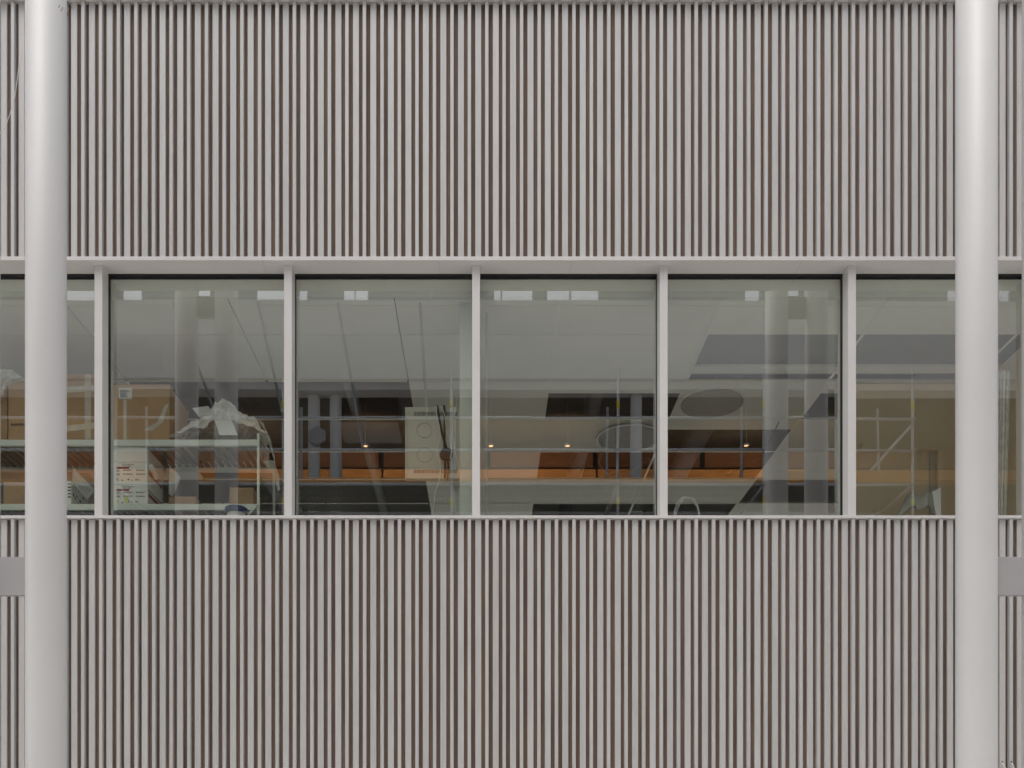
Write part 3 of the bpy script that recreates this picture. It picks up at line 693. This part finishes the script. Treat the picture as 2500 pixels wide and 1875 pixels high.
# ------------------------------------------------------------------ columns in front of the facade
PC = 1.543; RC = 93*S*(D-PC)/D/2
def col_pair(px, side, label):
    x = W(px, 0, -PC).x; xo = x + side*0.352
    root = empty("paired_column", ((x+xo)/2, -PC, 0), label, "column", "paired round columns in front of the facade")
    for cxx in (x, xo):
        prof = []
        zz = [0.0, 1.30, 1.445, 1.449, 1.453, 1.457, 4.0, 8.6]
        rr = [RC, RC, RC, RC+0.0006, RC+0.0006, RC, RC, RC]
        seg = 72; bm = bmesh.new()
        R = [[bm.verts.new((cxx+r*math.cos(2*math.pi*k/seg), -PC+r*math.sin(2*math.pi*k/seg), z)) for k in range(seg)] for z, r in zip(zz, rr)]
        for A, B in zip(R, R[1:]):
            for k in range(seg): bm.faces.new((A[k], A[(k+1) % seg], B[(k+1) % seg], B[k]))
        bm.faces.new(R[0][::-1]); bm.faces.new(R[-1])
        part(new_obj("shaft", bm_mesh("shaft", bm, True), 'column'), root)
        part(lathe("base_ring", [(RC+0.03, 0.001), (RC+0.03, 0.02), (RC+0.001, 0.022)], (cxx, -PC), 'column'), root)
    g0, g1 = sorted((x+side*(RC-0.01), xo-side*(RC-0.01)))
    for z0, z1 in ((W(0, 1455, -PC).z, W(0, 1361, -PC).z), (RX(0, 779, -PC).z, RX(0, 725, -PC).z), (8.2, 8.4)):
        part(box("tie_plate", g0, g1, -PC-0.012, -PC+0.012, z0, z1, 'plate', bev=0.002), root)
    return root, x
cl, xlc = col_pair(112.5, -1, "pair of glossy white round steel columns at the left edge")
cr, xrc = col_pair(2384, 1, "pair of glossy white round steel columns at the right edge")
for k, (px_, py0, py1) in enumerate(((136, -4, 6), (139, -6, 9), (147, -5, 4), (150, -8, 7))):
    a, b = W(px_+2, py0, -PC-0.08), W(px_, py1, -PC-0.08)
    def onc(p): 
        dx = p.x-xlc; return (p.x, -PC-math.sqrt(max(RC*RC-dx*dx, 0))-0.0002, p.z)
    bm = bmesh.new(); add_tube(bm, [onc(a), onc(b)], 0.0014, 5); part(new_obj("scuff", bm_mesh("scuff", bm), 'rust'), cl)
# thin white cable hanging at the left, stubs at the lower right
cable([(56, 90, -0.04), (50, 130, -0.05), (44, 180, -0.06), (36, 235, -0.06), (22, 285, -0.06), (6, 318, -0.06), (-14, 340, -0.05), (-40, 350, -0.03)], -0.05, 0.0022, 'cable_w', "thin white cable looping across the slats left of the left column")
for i, pts in enumerate(([(2446, 1862, 0.016), (2450, 1868, -0.01), (2456, 1878, -0.02), (2458, 1900, -0.02)], [(2467, 1862, -0.001), (2472, 1866, -0.02), (2475, 1876, -0.025), (2474, 1900, -0.02)])):
    cable(pts, 0, 0.0042, 'cable_w', ("short white cable stub poking from the wide slat at the lower right corner", "short white cable stub poking from the narrow slat at the lower right corner")[i])
    h = W(pts[0][0]+(1 if i == 0 else 2), pts[0][1]-1.5, pts[0][2])
    # drilled hole with a dark grommet
    bm = bmesh.new(); bmesh.ops.create_cone(bm, cap_ends=True, segments=14, radius1=0.0065, radius2=0.0065, depth=0.003)
    o = new_obj("grommet", bm_mesh("grommet", bm), 'black', None, h + Vector((0, -0.0015 if i else 0.0, 0))); o.rotation_euler = (math.radians(90), 0, 0)
    tag(o, ("small black grommet in the wide slat", "small black grommet in the narrow slat")[i] + " at the lower right corner", "grommet")

# ------------------------------------------------------------------ opposite side of the court (seen mirrored in the glass)
YO = -9.6
opp = empty("building", (0, YO, 0), "white rendered building across the court, mirrored in the window glass", "building")
def opart(name, *a, **k): o = box(name, *a, **k); return part(o, opp)
zA, zB, zC = RX(0, 925, YO).z, RX(0, 748, YO).z, RX(0, 706, YO).z
opart("parapet_wall", -16, 16, YO-0.3, YO, zA, zB, 'opp_white')
opart("wall_lip", -16, 16, YO-0.42, YO-0.12, zA-0.14, zA-0.001, 'opp_white')
opart("beam", -16, 16, YO-0.2, YO+0.02, zB+0.002, RX(0, 736, YO).z, 'opp_white')
zP = RX(0, 736, YO).z
opart("roof_edge", -16, 16, YO-0.04, YO+0.02, zC, zC+0.5, 'opp_panel')
gaps = [(165, 232), (300, 345), (485, 512), (628, 700), (728, 746), (838, 862), (866, 895), (1208, 1222), (1228, 1300), (1338, 1390), (1396, 1462), (1822, 1856), (1908, 1952), (2004, 2019), (2312, 2345), (2440, 2465), (-120, -60), (2600, 2680)]
edge = sorted(gaps); cur = -600
for g0, g1 in edge + [(3100, 3101)]:
    a, b = RX(cur, 0, YO).x, RX(g0, 0, YO).x
    n = max(1, int((b-a)/0.9))
    for q in range(n): opart("clerestory_panel", a+(b-a)*q/n, a+(b-a)*(q+1)/n-0.015, YO-0.08+0.01*(q % 3), YO-0.03+0.02*(q % 2), zP+0.001, zC-0.001, 'opp_panel')
    cur = g1
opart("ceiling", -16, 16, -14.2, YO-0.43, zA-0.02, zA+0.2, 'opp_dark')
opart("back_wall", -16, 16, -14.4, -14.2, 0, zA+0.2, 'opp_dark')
zfl = 5.2
opart("floor_slab", -16, 16, -14.2, YO, zfl-0.35, zfl, 'opp_white')
opart("ground_wall", -16, 16, YO-0.35, YO-0.05, 0, zfl-0.351, 'opp_white')
for s in (-1, 1): opart("end_wall", s*16, s*16.3, -14.4, YO, 0, zC, 'opp_white')
for k in range(14):
    xa = -15+k*2.15
    opart("timber_panel", xa, xa+2.05, -12.05, -12.0, RX(0, 1142, -12.0).z, RX(0, 1102, -12.0).z, 'brown_wood')
for k in range(7):
    xa = -15+k*4.3
    opart("timber_rail", xa, xa+4.26, -12.25, -11.97, RX(0, 1171, -11.97).z, RX(0, 1147, -11.97).z, 'orange_wood')
for px in (744, 799, 1569):
    p = RX(px, 0, -9.2); part(lathe("column", [(0.105, 0.0), (0.105, zA-0.15)], (p.x, -9.95), 'opp_white', 24), opp)
hx = RX(771, 1066, -9.8)
bm = bmesh.new(); bmesh.ops.create_cone(bm, cap_ends=True, segments=6, radius1=0.17, radius2=0.17, depth=0.05)
bmesh.ops.rotate(bm, verts=bm.verts[:], cent=(0, 0, 0), matrix=__import__('mathutils').Matrix.Rotation(math.radians(90), 3, 'X'))
o = new_obj("junction_box", bm_mesh("junction_box", bm), 'plate', None, hx); tag(o, "grey hexagonal box on the twin white columns mirrored in the second window", "box")
# warm ceiling lamps over there
for i, px in enumerate((890, 1198, 1386, 1822, 2015, 560, 120)):
    p = RX(px, 1090, -10.5); dz = p.z+0.028
    lab = "small warm hanging lamp mirrored in the %s" % ("second window", "third window near its left edge", "third window near its middle", "fourth window left of the mirrored columns", "fourth window right of the mirrored columns", "first window", "glass beside the left column")[i]
    r = empty("hanging_lamp", (p.x, -10.5, dz-0.03), lab, "lamp", "warm hanging lamps across the court")
    part(disc("lens", (p.x, -10.5, dz-0.028), 0.04, 0.006, 'lamp', None, 18), r); part(disc_ring("rim", (p.x, -10.5, dz-0.030), 0.041, 0.06, 0.03, 'galv', None, 18), r)
    ld = bpy.data.lights.new("rail_spot", 'SPOT'); ld.energy = 85; ld.color = (1, 0.66, 0.34); ld.spot_size = math.radians(150); ld.spot_blend = 0.7; ld.shadow_soft_size = 0.008  # spot turned sideways, added to brighten the timber rail
    lo = bpy.data.objects.new("rail_spot", ld); COL.objects.link(lo); lo.location = (p.x, -10.53, dz); lo.rotation_euler = (math.radians(-84), 0, 0); part(lo, r)
    part(tube("stem", [(p.x, -10.48, dz+0.004), (p.x, -10.48, zA-0.021)], 0.006, 'galv', None, 6, False), r)

# scaffold
YSF = -8.3
scf = empty("scaffold", (0, YSF, 0), "galvanised tube scaffold with timber toe boards, mirrored in the window glass", "scaffold")
pole_px = [2225, 1866, 1508, 1100, 692, 284, -124, -532]
px_x = [RX(p, 0, YSF).x for p in pole_px]
def sp(o): return part(o, scf)
zt = RX(0, 902, YSF).z
def pole(x, y, z0, z1, r=0.024): sp(tube("standard", [(x, y, z0), (x, y, z1)], r, 'galv', None, 12, False))
def rail(x0, x1, y, z, nm="guard_rail"): sp(tube(nm, [(x0, y, z), (x1, y, z)], 0.024, 'galv', None, 10, False))
z1r, z2r = RX(0, 1022, YSF).z, RX(0, 1100, YSF).z
zdk = RX(0, 1183, YSF).z
for i, x in enumerate(px_x):
    pole(x, YSF, 0, zt); pole(x, YSF-1.36, 0, zt)
    for py in (990, 1226):
        z = RX(0, py, YSF).z; sp(tube("tag", [(x, YSF, z-0.06), (x, YSF, z+0.06)], 0.027, 'tag', None, 12, False))
    for z in (z1r, z2r, zdk): 
        sp(disc("rosette", (x, YSF, z-0.005), 0.06, 0.01, 'galv', None, 8))
    sp(tube("transom", [(x, YSF, zdk), (x, YSF-1.36, zdk)], 0.024, 'galv', None, 8, False))
for xa, xb in zip(px_x, px_x[1:]):
    for z in (z1r, z2r): rail(xb+0.026, xa-0.026, YSF, z)
    rail(xb+0.026, xa-0.026, YSF, zdk, "ledger"); rail(xb+0.026, xa-0.026, YSF-1.36, zdk, "ledger")
    ztb0, ztb1 = RX(0, 1178, YSF-0.05).z, RX(0, 1169, YSF-0.05).z
    if xa == px_x[0]: ztb1 = RX(0, 1150, YSF-0.05).z
    sp(box("toe_board", xb+0.01, xa-0.01, YSF-0.075, YSF-0.045, ztb0, ztb1, 'plank', bev=0.003))
    for q in range(4):
        yq = YSF-0.1-q*0.31
        bm = bmesh.new(); add_box(bm, 0, xa-xb-0.06, -0.29, 0, 0, 0.004); 
        o = new_obj("deck", bm_mesh("deck", bm), 'perf', None, (xb+0.03, yq, zdk+0.025)); sp(o)
a, b = RX(2225, 1035, YSF+0.05), RX(2120, 1150, YSF+0.05)
sp(tube("brace", [a, b], 0.024, 'galv', None, 8, False))
for (pa, pb) in (((822, 742), (884, 1098)), ((1022, 742), (1040, 1020)), ((630, 742), (692, 1020)), ((425, 742), (530, 1020))):
    sp(tube("tie_rod", [RX(*pa, YO+0.10), RX(*pb, YSF+0.04)], 0.022, 'rod', None, 8, False))
